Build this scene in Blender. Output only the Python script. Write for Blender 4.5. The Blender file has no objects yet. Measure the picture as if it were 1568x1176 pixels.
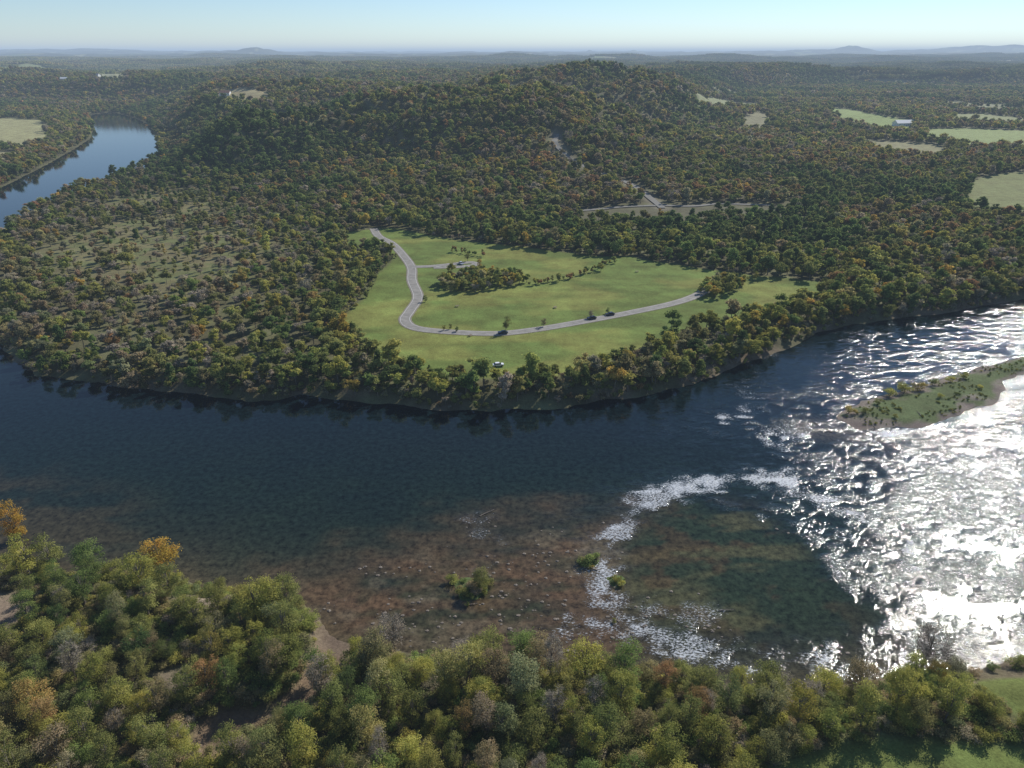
import bpy, bmesh, math, random
import numpy as np
from mathutils import Vector, Matrix
rng=np.random.default_rng(7); random.seed(7)
S=bpy.context.scene
S.view_settings.view_transform='Standard'
try: S.view_settings.look='None'
except: pass
S.view_settings.exposure=0

# ------------------------------------------------------------ survey helpers
CAM_H=120.0; PITCH=math.radians(25); F=1088.0
cp,sp=math.cos(PITCH),math.sin(PITCH)
def G(u,v,z=0.0):
    """map position (x,y metres) of a surveyed point of height z, from bearing readings"""
    a=u-784.0; b=588.0-v
    Y=F*cp+b*sp; Z=-F*sp+b*cp
    t=(CAM_H-z)/(-Z)
    return (a*t,Y*t)
def GL(l,z=0.0): return np.array([G(u,v,z) for u,v in l])

def seg_d2(x,y,a,b):
    dx,dy=b[0]-a[0],b[1]-a[1]
    t=np.clip(((x-a[0])*dx+(y-a[1])*dy)/(dx*dx+dy*dy+1e-9),0,1)
    return (x-a[0]-t*dx)**2+(y-a[1]-t*dy)**2
def line_d(x,y,pl):
    d=np.full(x.shape,1e18)
    for i in range(len(pl)-1): d=np.minimum(d,seg_d2(x,y,pl[i],pl[i+1]))
    return np.sqrt(d)
def sd(x,y,poly):
    d=np.full(x.shape,1e18); ins=np.zeros(x.shape,bool); n=len(poly)
    for i in range(n):
        a=poly[i]; b=poly[(i+1)%n]
        d=np.minimum(d,seg_d2(x,y,a,b))
        c=(a[1]>y)!=(b[1]>y)
        xi=(b[0]-a[0])*(y-a[1])/((b[1]-a[1]) if abs(b[1]-a[1])>1e-9 else 1e-9)+a[0]
        ins^=(c&(x<xi))
    d=np.sqrt(d)
    return np.where(ins,d,-d)
def ss(t):
    t=np.clip(t,0,1); return t*t*(3-2*t)
def hsh(i,j,s):
    n=(i.astype(np.int64)*374761393+j.astype(np.int64)*668265263+s*1274126177)&0xffffffff
    n=((n^(n>>13))*1274126177)&0xffffffff
    n=(n^(n>>16))&0xffffffff
    return n/4294967295.0
def vn(x,y,s=0):
    i=np.floor(x); j=np.floor(y); fx=x-i; fy=y-j
    fx=fx*fx*(3-2*fx); fy=fy*fy*(3-2*fy)
    a=hsh(i,j,s); b=hsh(i+1,j,s); c=hsh(i,j+1,s); d=hsh(i+1,j+1,s)
    return (a*(1-fx)+b*fx)*(1-fy)+(c*(1-fx)+d*fx)*fy
def fbm(x,y,s=0,o=4):
    r=0;a=.5;t=0
    for k in range(o):
        r=r+a*vn(x,y,s+k*17); t+=a; a*=.5; x=x*2.03+11.3; y=y*2.03+5.7
    return r/t

# ------------------------------------------------------------ layout
WATER=GL([(2300,340),(2000,385),(1750,425),(1568,457),(1480,474),(1400,485),(1300,497),(1250,512),(1200,536),
 (1150,553),(1080,582),(1010,602),(930,613),(860,624),(770,627),(700,629),(560,616),(460,604),(420,613),(380,614),
 (300,602),(200,597),(130,582),(60,576),(20,552),(0,526),(-60,492),(-90,445),(-60,400),(0,368),(20,347),(60,324),
 (110,296),(150,284),(185,266),(225,256),(242,241),(240,215),(228,192),(205,181),(172,172),(135,176),(146,195),
 (140,212),(110,231),(60,259),(0,289),(-150,340),(-400,430),(-520,520),(-450,650),(-300,760),(-150,835),(0,862),(100,880),(200,884),
 (270,884),(310,903),(350,905),(450,918),(492,945),(515,975),(545,990),(600,1002),(700,1005),(850,1016),(1000,1036),
 (1150,1056),(1230,1060),(1330,1050),(1450,1026),(1568,1014),(1800,985),(2400,860)])
ISLAND=GL([(1700,520),(1568,546),(1500,562),(1440,582),(1370,602),(1300,622),(1282,636),(1312,656),(1400,655),(1470,636),(1528,612),(1538,585),(1568,573),(1700,545)])
ISLETS=[GL([(690,890),(715,880),(740,888),(752,903),(735,920),(705,922)]),
        GL([(880,855),(905,850),(925,860),(910,872),(888,868)]),
        GL([(930,885),(950,880),(960,890),(940,902)])]
MEADOW=GL([(528,364),(600,358),(700,377),(790,386),(900,402),(960,403),(1060,420),(1150,432),(1250,442),(1262,458),(1200,480),
 (1100,508),(1020,532),(940,562),(870,586),(800,592),(700,590),(620,578),(565,555),(522,500),(560,470),(580,430),(606,405),(595,392),(532,388)])
COPSE=[GL([(668,452),(690,438),(740,430),(800,436),(814,446),(760,456),(700,461)]),
       GL([(1066,464),(1072,450),(1105,442),(1138,446),(1135,458),(1100,470)])]
HEDGE=GL([(812,448),(870,438),(920,420),(938,410)])
HEDGE2=GL([(690,395),(740,402)])
PENIN=GL([(0,520),(-60,480),(-80,430),(0,360),(150,285),(240,250),(330,290),(420,310),(520,350),(560,400),(540,450),(480,560),(420,610),(200,590),(60,570)])
SCRUB=GL([(60,400),(130,330),(220,290),(330,310),(400,350),(430,400),(380,440),(260,470),(120,450)])
ROAD=GL([(572,350),(580,362),(600,373),(618,392),(630,410),(631,430),(640,455),(628,476),(620,490),(634,502),(680,508),(760,511),(820,505),(880,495),(960,480),(1030,465),(1068,452),(1090,438)],4)
ROAD2=GL([(630,409),(660,408),(690,405),(722,402),(728,406),(700,409),(664,410)],4)
ROADV=GL([(850,322),(900,319),(960,314),(1015,312),(1060,313),(1110,309),(1180,311)],6)
GULLY=GL([(450,918),(492,945),(515,975),(545,990),(530,1030),(500,1056),(478,1090),(452,1112),(390,1124),(335,1180),(300,1160),(305,1118),(345,1095),(415,1096),(452,1064),(484,1016),(486,970)])
LOT=GL([(-60,915),(30,910),(52,930),(45,950),(10,965),(-60,970)],3)
LOT2=GL([(255,915),(320,908),(345,925),(335,940),(290,938)],3)
LOT3=GL([(215,1040),(290,1022),(305,1048),(270,1060)],3)
GRASS_R=[GL([(1150,1215),(1230,1160),(1330,1138),(1450,1140),(1568,1150),(1750,1150),(1700,1300),(1150,1300)],3),
         GL([(1470,1045),(1500,1024),(1568,1018),(1800,1000),(1800,1090),(1568,1100)],3)]
RIPPLE=GL([(2300,300),(1568,440),(1400,478),(1250,505),(1165,560),(1120,600),(1000,640),(1120,690),(1100,720),(1040,738),(955,790),(915,870),(870,960),(900,1030),(1250,1090),(2400,1090)])
POOL=GL([(975,800),(1060,765),(1150,780),(1230,825),(1262,880),(1305,945),(1290,978),(1150,985),(1000,960),(950,930),(940,880),(950,830)])
BROWN=GL([(430,900),(540,870),(680,830),(840,800),(970,790),(960,870),(935,960),(900,1040),(700,1040),(560,1040),(470,960)])
RIFF=[(GL([(865,975),(895,940),(925,905),(918,880),(930,850),(955,800),(990,768),(1040,745)]),1.),(GL([(1040,745),(1110,770),(1180,795),(1300,828),(1390,842)]),.9),
      (GL([(730,795),(765,835),(755,860),(735,885)]),.6),(GL([(940,940),(1040,985),(1180,1000),(1290,1010)]),.9),(GL([(1110,640),(1200,670),(1330,668),(1450,650)]),.8),
      (GL([(1050,740),(1140,725),(1200,735)]),.9),(GL([(930,900),(960,925),(1000,930),(1080,935)]),.7),(GL([(870,940),(960,960),(1060,1000)]),.8),(GL([(1180,540),(1130,600),(1150,660),(1200,700)]),.5),
      (GL([(1150,660),(1220,700),(1200,740),(1290,790)]),.7)]
PLATEAU=np.array([(-330,690),(-200,760),(-120,900),(100,1100),(330,1250),(480,1700),(700,2300),(1200,2650),(2200,2500),(4000,2700),(9000,5000),
 (45000,20000),(60000,60000),(-60000,60000),(-60000,9000),(-6000,2500),(-2500,2050),(-1500,1950),(-1000,1850),(-860,1780),(-690,1480),(-560,1150),(-420,880)],float)
MOUNT=[(395,12000,125,300),(903,18000,80,130),(970,18000,66,140),(1305,16000,105,230),(1290,16000,45,900),(1500,17000,95,900),(1400,17000,60,500),(120,16000,70,900),(1560,17000,85,600),(-50,15000,70,700)]

def landdist(x,y):
    w=sd(x,y,WATER)
    w=np.minimum(w,-sd(x,y,ISLAND))
    for p in ISLETS: w=np.minimum(w,-sd(x,y,p))
    return -w
def height(x,y,dl=None):
    if dl is None: dl=landdist(x,y)
    dl=dl+ (fbm(x/9,y/9,3,3)-.5)*5*ss((900-y)/300)
    pm=ss((sd(x,y,PLATEAU)+20)/150)
    h=3.6+1.6*(fbm(x/45,y/45,1,3)-.5)
    h=h+ss((y-900)/1600)*10
    # gentle rise of the wooded apron behind the park
    h=h+ss((y-560)/300)*ss((x+150)/200)*7*fbm(x/150,y/120,14,3)
    h=h+pm*(28+ss((y-1500)/1200)*10+56*(fbm(x/430,y/430,5,4)-.5))
    hill=np.exp(-((x+40)/165)**2-((y-960)/180)**2)
    hillb=np.exp(-((x-110)/90)**2-((y-1010)/120)**2)
    h2=np.exp(-((x-170)/230)**2-((y-1500)/240)**2)
    h3=np.exp(-((x+290)/110)**2-((y-830)/110)**2)
    h4=np.exp(-((x+520)/200)**2-((y-1500)/260)**2)
    h=h+hill*66*(1-.35*pm)+hillb*16+h2*34+h3*26*pm+h4*16*pm
    rid=1-np.abs(2*fbm(x/130,y/130,9,3)-1)*2
    h=h+(hill*(1-hill)*4+pm*.8+h2)*17*(rid-.3)*(1-ss((y-3000)/2000))
    far=ss((y-2500)/15000)
    h=h+far*62+far*(fbm(x/2600,y/1800,21,4)-.5)*110+ss((y-1800)/2500)*(fbm(x/900,y/700,31,3)-.5)*78
    for (u,D,ht,sg) in MOUNT:
        t=D/(F*cp+508*sp); mx=(u-784)*t
        h=h+ht*np.exp(-(np.abs(x-mx)/sg)**1.7-((y-D)/(sg*1.2+250))**2)
    md=ss((sd(x,y,MEADOW)+15)/15); h=h*(1-md)+4.0*md
    isl=(y<620)&(sd(x,y,ISLAND)>-3)
    for p in ISLETS: isl|=sd(x,y,p)>-2
    h=np.where(isl,.55+.5*fbm(x/7,y/7,44,2),h)
    gl=ss((sd(x,y,GULLY)+3)/5)
    h=h*(1-gl)+(.9+.6*fbm(x/5,y/5,4,2))*gl
    wid=np.where(isl,6.,np.where(y>700,70.,9.))
    up=h*ss(dl/wid)+.06
    dn=-2.0*ss(-dl/8)-.06
    return np.where(dl>0,up,dn)
def GT(l,off=0.):
    """map positions of points lying on the relief (ray / terrain intersection)"""
    out=[]
    for u,v in l:
        a=u-784.0; b=588.0-v; Y=F*cp+b*sp; Z=-F*sp+b*cp
        yy=np.exp(np.linspace(math.log(400),math.log(12000),1500)); t=yy/Y
        hz=CAM_H+Z*t; hh=height(a*t,yy)+off; k=np.argmax(hz<hh)
        if not (hz<hh).any(): k=len(yy)-1
        out.append((a*t[k],yy[k]))
    return np.array(out)
ROADH=GT([(1015,314),(1000,302),(985,290),(962,276),(925,262),(880,244),(862,230),(850,214),(852,202)],3)
FIELDS=[([(-60,180),(30,178),(76,183),(78,205),(44,224),(-60,222)],(.33,.31,.15)),
 ([(-60,228),(40,230),(30,240),(-60,252)],(.33,.29,.16)),
 ([(332,137),(402,133),(408,152),(340,156)],(.33,.28,.15)),
 ([(1255,164),(1300,165),(1350,174),(1400,182),(1392,200),(1340,198),(1290,184)],(.25,.30,.10)),
 ([(1405,196),(1480,194),(1570,198),(1640,205),(1600,226),(1475,222),(1430,212)],(.26,.30,.11)),
 ([(1325,213),(1380,213),(1440,219),(1452,238),(1390,236),(1335,230)],(.26,.24,.12)),
 ([(1490,272),(1530,262),(1600,258),(1640,335),(1520,322),(1478,312)],(.20,.21,.08)),
 ([(1138,172),(1160,170),(1184,174),(1178,196),(1138,194)],(.24,.22,.12)),
 ([(1445,172),(1500,172),(1570,178),(1560,188),(1460,186)],(.26,.27,.12)),
 ([(1060,150),(1110,151),(1170,156),(1165,164),(1100,162),(1065,158)],(.25,.26,.13)),
 ([(780,127),(812,126),(818,138),(778,138)],(.28,.28,.15)),
 ([(870,316),(960,311),(1080,306),(1200,309),(1215,314),(1180,328),(1100,326),(1040,334),(940,332),(885,332)],(.125,.115,.065)),
 ([(145,111),(190,111),(188,120),(150,120)],(.30,.30,.18)),
 ([(0,100),(60,98),(80,106),(0,108)],(.2,.22,.1))]
FIELDS=[(GT(l,3),c) for l,c in FIELDS]
def fjit(x,y): return 46*(fbm(x/42,y/42,171,3)-.5)*ss((y-800)/600)+6*(fbm(x/14,y/14,71,3)-.5)
def fieldmask(x,y):
    """farm clearings in the eastern valley and far plateau"""
    pm=ss((sd(x,y,PLATEAU)+20)/150)
    n=fbm(x/210+3,y/120,61,4)
    thr=np.where((x>300)&(pm<.5),.64,np.where(y>3200,.69,.90))
    m=(n>thr)&(y>1350)
    near_hill=(np.exp(-((x-50)/420)**2-((y-1300)/500)**2)>.25)
    return m&~near_hill

# ------------------------------------------------------------ node helpers
def mat(name):
    m=bpy.data.materials.new(name); m.use_nodes=True; nt=m.node_tree
    b=nt.nodes.get('Principled BSDF'); o=nt.nodes.get('Material Output')
    return m,nt,b,o
def N(nt,t,**k):
    n=nt.nodes.new(t)
    for a,v in k.items(): setattr(n,a,v)
    return n
def noise(nt,scale,detail=3,vec=None,rough=.55):
    n=N(nt,'ShaderNodeTexNoise'); n.inputs['Scale'].default_value=scale; n.inputs['Detail'].default_value=detail
    n.inputs['Roughness'].default_value=rough
    if vec is not None: nt.links.new(vec,n.inputs['Vector'])
    return n
def mapr(nt,src,a,b,c,d):
    n=N(nt,'ShaderNodeMapRange'); nt.links.new(src,n.inputs[0])
    for i,v in zip((1,2,3,4),(a,b,c,d)): n.inputs[i].default_value=v
    return n.outputs[0]
def math_(nt,op,a,b=None):
    n=N(nt,'ShaderNodeMath',operation=op)
    for i,v in enumerate((a,b)):
        if v is None: continue
        if isinstance(v,(int,float)): n.inputs[i].default_value=v
        else: nt.links.new(v,n.inputs[i])
    return n.outputs[0]
def simple(name,col,rough=.7,metal=0,var=.15,scale=8,spec=.3):
    m,nt,b,o=mat(name)
    geo=N(nt,'ShaderNodeTexCoord'); n=noise(nt,scale,4,geo.outputs['Object'])
    hs=N(nt,'ShaderNodeHueSaturation'); hs.inputs['Color'].default_value=(*col,1)
    nt.links.new(mapr(nt,n.outputs[0],.3,.7,1-var,1+var),hs.inputs['Value'])
    nt.links.new(hs.outputs[0],b.inputs['Base Color'])
    b.inputs['Roughness'].default_value=rough; b.inputs['Metallic'].default_value=metal
    b.inputs['Specular IOR Level'].default_value=spec
    return m
def leafmat(name,inst):
    m,nt,b,o=mat(name); nt.nodes.remove(b)
    if inst:
        c=N(nt,'ShaderNodeAttribute',attribute_type='INSTANCER',attribute_name='tint').outputs['Color']
    else:
        c=N(nt,'ShaderNodeObjectInfo').outputs['Color']
    v=N(nt,'ShaderNodeAttribute',attribute_type='GEOMETRY',attribute_name='v').outputs['Fac']
    hs=N(nt,'ShaderNodeHueSaturation'); nt.links.new(c,hs.inputs['Color'])
    nt.links.new(mapr(nt,v,0,1,.6,1.5),hs.inputs['Value'])
    nt.links.new(mapr(nt,v,0,1,.52,.48),hs.inputs['Hue'])
    df=N(nt,'ShaderNodeBsdfDiffuse'); nt.links.new(hs.outputs[0],df.inputs[0])
    tr=N(nt,'ShaderNodeBsdfTranslucent'); nt.links.new(hs.outputs[0],tr.inputs[0])
    mx=N(nt,'ShaderNodeMixShader'); mx.inputs[0].default_value=.5
    nt.links.new(df.outputs[0],mx.inputs[1]); nt.links.new(tr.outputs[0],mx.inputs[2])
    nt.links.new(mx.outputs[0],o.inputs[0])
    return m
LEAF_I=leafmat('foliage_mass',True); LEAF_O=leafmat('foliage_single',False)
BARK=simple('bark',(.20,.17,.13),.9,var=.35,scale=3)
TWIG=simple('twig_bark',(.34,.29,.23),.9,var=.3,scale=2)

def npmesh(name,V,quads=None,tris=None,mats=(),qm=None,tm=None,attrs=None,smooth=False):
    """fast mesh from numpy"""
    me=bpy.data.meshes.new(name)
    nq=0 if quads is None else len(quads); ntri=0 if tris is None else len(tris)
    me.vertices.add(len(V)); me.vertices.foreach_set('co',np.asarray(V,np.float32).ravel())
    loops=[];
    if nq: loops.append(np.asarray(quads,np.int32).ravel())
    if ntri: loops.append(np.asarray(tris,np.int32).ravel())
    L=np.concatenate(loops); me.loops.add(len(L)); me.loops.foreach_set('vertex_index',L)
    tot=np.concatenate([np.full(nq,4,np.int32),np.full(ntri,3,np.int32)])
    st=np.concatenate([[0],np.cumsum(tot)[:-1]]).astype(np.int32)
    me.polygons.add(nq+ntri); me.polygons.foreach_set('loop_start',st)
    try: me.polygons.foreach_set('loop_total',tot)
    except Exception: pass
    for m in mats: me.materials.append(m)
    mi=[]
    if nq: mi.append(np.zeros(nq,np.int32) if qm is None else qm)
    if ntri: mi.append(np.zeros(ntri,np.int32) if tm is None else tm)
    me.polygons.foreach_set('material_index',np.concatenate(mi).astype(np.int32))
    me.polygons.foreach_set('use_smooth',np.full(nq+ntri,smooth))
    me.update(calc_edges=True); me.validate()
    if attrs:
        for k,(ty,dom,arr) in attrs.items():
            a=me.attributes.new(k,ty,dom)
            a.data.foreach_set('color' if ty=='FLOAT_COLOR' else ('vector' if ty=='FLOAT_VECTOR' else 'value'),np.asarray(arr,np.float32 if ty!='INT' else np.int32).ravel())
    return me
def link(name,me,loc=(0,0,0)):
    o=bpy.data.objects.new(name,me); o.location=loc; S.collection.objects.link(o); return o

# ------------------------------------------------------------ terrain
ys=np.concatenate([np.arange(-160,60,5.),np.arange(60,620,1.7)])
y=ys[-1]; st=1.8; ext=[]
while y<48000:
    st=max(st*1.03 if st<y*.014 else y*.014, st if st<y*.014 else 0); y+=st; ext.append(y)
ys=np.concatenate([ys,ext])
nc=600
tc=np.linspace(-1,1,nc)
X=(150+1.1*np.maximum(ys,0))[:,None]*tc[None,:]; Yg=np.repeat(ys[:,None],nc,1)
x=X.ravel(); y=Yg.ravel()
dl=landdist(x,y); z=height(x,y,dl)
nr=len(ys)
idx=np.arange(nr*nc).reshape(nr,nc)
Q=np.stack([idx[:-1,:-1],idx[:-1,1:],idx[1:,1:],idx[1:,:-1]],-1).reshape(-1,4)
col=np.empty((len(x),3)); col[:]=(.120,.112,.058)
nf=fbm(x/14,y/14,71,4)[:,None]
col=col*(.6+.8*nf)+np.clip(nf-.5,0,1)*np.array([.03,.07,.015])
far=ss((y-6000)/4000)[:,None]
nfar=fbm(x/260,y/160,72,4)[:,None]
col=col*(1-far)+far*(np.array([.065,.072,.042])*(.4+1.2*nfar))
def put(mask,c):
    global col
    m=np.clip(mask,0,1)[:,None]; col=col*(1-m)+m*np.asarray(c)
fm=fieldmask(x,y)
fc=np.where((vn(x/300,y/300,77)>.5)[:,None],np.array([.24,.235,.125]),np.array([.19,.23,.085]))
m=fm.astype(float)[:,None]; col=col*(1-m)+m*fc
fj=fjit(x,y)
for p,c in FIELDS: put(ss((sd(x,y,p)-fj+4)/6),c)
mdw=sd(x,y,MEADOW)
mn=fbm(x/22,y/9,80,4)[:,None]
mcol=np.array([.142,.182,.045])*(.62+.75*mn)+np.array([.065,.036,.012])*ss((fbm(x/35,y/20,81,3)-.48)/.2)[:,None]
m=ss((mdw+3+4*(nf[:,0]-.5))/4)[:,None]; col=col*(1-m)+m*mcol
scm=ss((sd(x,y,SCRUB)+20)/40)
put(scm*.8,(.20,.175,.085)); put(scm*ss((fbm(x/16,y/12,75,3)-.5)/.1)*.7,(.14,.16,.06))
for p in GRASS_R: put(ss((sd(x,y,p)+3)/4),(.15,.18,.05)*(np.ones(3)))
for p in (LOT,LOT2,LOT3): put(ss((sd(x,y,p)+2+5*(nf[:,0]-.5))/3),(.27,.21,.15))
g=sd(x,y,GULLY); put(ss((g+2+5*(nf[:,0]-.5))/3),(.19,.135,.088)); put(ss((g-1.5)/2)*.6,(.12,.085,.055))
bank=(dl>-3)&(dl<5)&(y<620); put(bank*.8*ss((fbm(x/18,y/18,74,3)-.4)/.2),(.17,.13,.09))
isd=sd(x,y,ISLAND)
put(ss((isd+4)/3),(.20,.165,.135))
ig=ss((isd-1+14*(fbm(x/8,y/5,73,3)-.55))/3)*ss((330-x)/30); put(ig*.8,(.085,.125,.035))
for p in ISLETS: put(ss((sd(x,y,p)+2)/2),(.10,.13,.045))
put((dl<-2)*1.,(.06,.045,.03))
put(ss((9-line_d(x,y,ROADH))/4)*.8,(.20,.175,.12))
tmat,nt,b,o=mat('terrain_soil_grass')
ca=N(nt,'ShaderNodeAttribute',attribute_name='gcol').outputs['Color']
geo=N(nt,'ShaderNodeNewGeometry').outputs['Position']
n1=noise(nt,1.6,6,geo,.7); n2=noise(nt,.12,5,geo,.6)
hs=N(nt,'ShaderNodeHueSaturation'); nt.links.new(ca,hs.inputs['Color'])
vv=math_(nt,'MULTIPLY',mapr(nt,n1.outputs[0],.3,.7,.68,1.35),mapr(nt,n2.outputs[0],.3,.7,.75,1.25))
nt.links.new(vv,hs.inputs['Value']); nt.links.new(mapr(nt,n2.outputs[0],.35,.65,.49,.51),hs.inputs['Hue'])
nt.links.new(hs.outputs[0],b.inputs['Base Color']); b.inputs['Roughness'].default_value=.95; b.inputs['Specular IOR Level'].default_value=.1
bp=N(nt,'ShaderNodeBump'); bp.inputs['Distance'].default_value=.25; bp.inputs['Strength'].default_value=.6
nt.links.new(n1.outputs[0],bp.inputs['Height']); nt.links.new(bp.outputs[0],b.inputs['Normal'])
me=npmesh('terrain',np.stack([x,y,z],1),quads=Q,mats=[tmat],smooth=True,
  attrs={'gcol':('FLOAT_COLOR','POINT',np.concatenate([col,np.ones((len(x),1))],1))})
link('terrain',me)

# ------------------------------------------------------------ river water
wy=np.concatenate([np.arange(70,420,1.2),np.arange(420,900,4.),np.arange(900,1850,10.)])
wc=700; tcw=np.linspace(-1,1,wc)
wx=((150+1.1*wy)[:,None]*tcw[None,:]).ravel(); wyy=np.repeat(wy[:,None],wc,1).ravel()
deep=np.array([.004,.009,.012])
wcol=np.empty((len(wx),3)); wcol[:]=deep
wcol+= (fbm(wx/40,wyy/18,90,3)[:,None])*np.array([.001,.004,.003])
def wput(m,c):
    global wcol
    m=np.clip(m,0,1)[:,None]; wcol=wcol*(1-m)+m*np.asarray(c)
wn=fbm(wx/12,wyy/8,91,4)
ld=landdist(wx,wyy)
nearside=ss((230-wyy+.0*wx)/60)
wput(ss((240-wyy)/100)*.7*(.5+wn),(.014,.026,.016))
wput(np.exp(-np.clip(-ld,0,99)/9)*nearside*.9,(.085,.066,.035))
wput(ss((sd(wx,wyy,BROWN)+18+34*(wn-.5))/34)*np.clip(.42+2.2*(fbm(wx/16,wyy/7,98,4)-.42),0,1),(.100,.062,.034))
wput(ss((sd(wx,wyy,POOL)+6+14*(wn-.5))/16)*.8,(.024,.036,.019))
st=fbm(wx/26+wyy/30,wyy/5-wx/40,93,4)
wput(ss((sd(wx,wyy,POOL)+4)/12)*ss((st-.49)/.14)*.65,(.085,.078,.036))
wput(ss((sd(wx,wyy,POOL)+10)/22)*ss((fbm(wx/9,wyy/5,99,4)-.55)/.1)*.45,(.075,.040,.020))
wput(ss((sd(wx,wyy,BROWN))/20)*ss((fbm(wx/6,wyy/3,94,3)-.50)/.15)*.7,(.024,.032,.016))
wput(ss((sd(wx,wyy,BROWN)+8)/20)*ss((fbm(wx/11,wyy/5,194,4)-.57)/.08)*.5,(.13,.105,.065))
lf=GL([(-100,730),(60,725),(200,770),(260,830),(100,880),(-100,870)]); wput(ss((sd(wx,wyy,lf)+12)/25)*.4*ss((wn-.35)/.3),(.065,.045,.024))
wput(ss((14-line_d(wx,wyy,GL([(1240,655),(1320,665)])))/12)*.8,(.07,.06,.045))
rg=ss((sd(wx,wyy,RIPPLE)+30+56*(fbm(wx/30,wyy/20,95,4)-.5))/80)
poolm=ss((sd(wx,wyy,POOL)+5+16*(wn-.5))/8)
rg=rg*(1-.90*poolm)
gl_=fbm(wx/34,wyy/11,97,3); gs=fbm(wx/3.6,wyy/2.2,103,3)
rp=rg*(.30+.95*ss((.34*gl_+.66*gs-.40)/.20))
foam=np.zeros(len(wx)); fw=fbm(wx/3.2,wyy/2.2,105,3)
for L,kf in RIFF:
    d=line_d(wx,wyy,L); foam=np.maximum(foam,ss((5.5-d+15*(wn-.5)+10*(fw-.5))/7)*kf)
sp_=ss((sd(wx,wyy,BROWN)+10)/20)*ss((fbm(wx/8,wyy/4,100,3)-.5)/.12)*.22
rp=np.maximum(np.maximum(rp,foam*(.6+.6*fw)),sp_)
rp=.03+rp
foamA=np.clip(foam*.48+rg*.30*ss((gs-.48)/.2),0,1)
wi=np.arange(len(wy)*wc).reshape(len(wy),wc)
WQ=np.stack([wi[:-1,:-1],wi[:-1,1:],wi[1:,1:],wi[1:,:-1]],-1).reshape(-1,4)
wm,nt,b,o=mat('river_water')
b.inputs['IOR'].default_value=1.33
geo=N(nt,'ShaderNodeNewGeometry').outputs['Position']
bedn=noise(nt,.55,6,geo,.75); hs=N(nt,'ShaderNodeHueSaturation')
nt.links.new(N(nt,'ShaderNodeAttribute',attribute_name='wcol').outputs['Color'],hs.inputs['Color'])
nt.links.new(mapr(nt,bedn.outputs[0],.35,.65,.35,1.8),hs.inputs['Value'])
r=N(nt,'ShaderNodeAttribute',attribute_name='ripple').outputs['Fac']
fa=N(nt,'ShaderNodeAttribute',attribute_name='foam').outputs['Fac']
mp=N(nt,'ShaderNodeMapping'); nt.links.new(geo,mp.inputs[0]); mp.inputs['Scale'].default_value=(.7,1.3,1); mp.inputs['Rotation'].default_value=(0,0,.45)
fn=noise(nt,1.9,5,mp.outputs[0],.75)
fm_=mapr(nt,math_(nt,'ADD',fn.outputs[0],math_(nt,'MULTIPLY',fa,.5)),.69,.79,0,1)
fm_=math_(nt,'MULTIPLY',fm_,math_(nt,'MINIMUM',math_(nt,'MULTIPLY',fa,6.0),1.0))
mxc=N(nt,'ShaderNodeMix',data_type='RGBA'); nt.links.new(fm_,mxc.inputs[0]); nt.links.new(hs.outputs[0],mxc.inputs[6]); mxc.inputs[7].default_value=(.48,.50,.52,1)
nt.links.new(mxc.outputs[2],b.inputs['Base Color'])
a0=noise(nt,.20,2,mp.outputs[0]); a1=noise(nt,.7,2,mp.outputs[0]); a2=noise(nt,1.6,3,mp.outputs[0]); a3=noise(nt,5.0,1,mp.outputs[0])
hh=math_(nt,'ADD',math_(nt,'MULTIPLY',a1.outputs[0],.20),math_(nt,'ADD',math_(nt,'MULTIPLY',a2.outputs[0],.19),math_(nt,'MULTIPLY',a3.outputs[0],.025)))
hh=math_(nt,'ADD',hh,math_(nt,'MULTIPLY',a0.outputs[0],.08))
hh=math_(nt,'MULTIPLY',hh,r)
bp=N(nt,'ShaderNodeBump'); bp.inputs['Distance'].default_value=1; bp.inputs['Strength'].default_value=1
nt.links.new(hh,bp.inputs['Height']); nt.links.new(bp.outputs[0],b.inputs['Normal'])
nt.links.new(math_(nt,'MAXIMUM',mapr(nt,r,0,1,.05,.08),math_(nt,'MULTIPLY',fm_,.5)),b.inputs['Roughness'])
nt.links.new(mapr(nt,r,0,.6,.25,.5),b.inputs['Specular IOR Level'])
me=npmesh('river',np.stack([wx,wyy,np.zeros(len(wx))],1),quads=WQ,mats=[wm],smooth=True,
 attrs={'wcol':('FLOAT_COLOR','POINT',np.concatenate([wcol,np.ones((len(wx),1))],1)),'ripple':('FLOAT','POINT',rp),'foam':('FLOAT','POINT',foamA)})
link('river_water',me)

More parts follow.
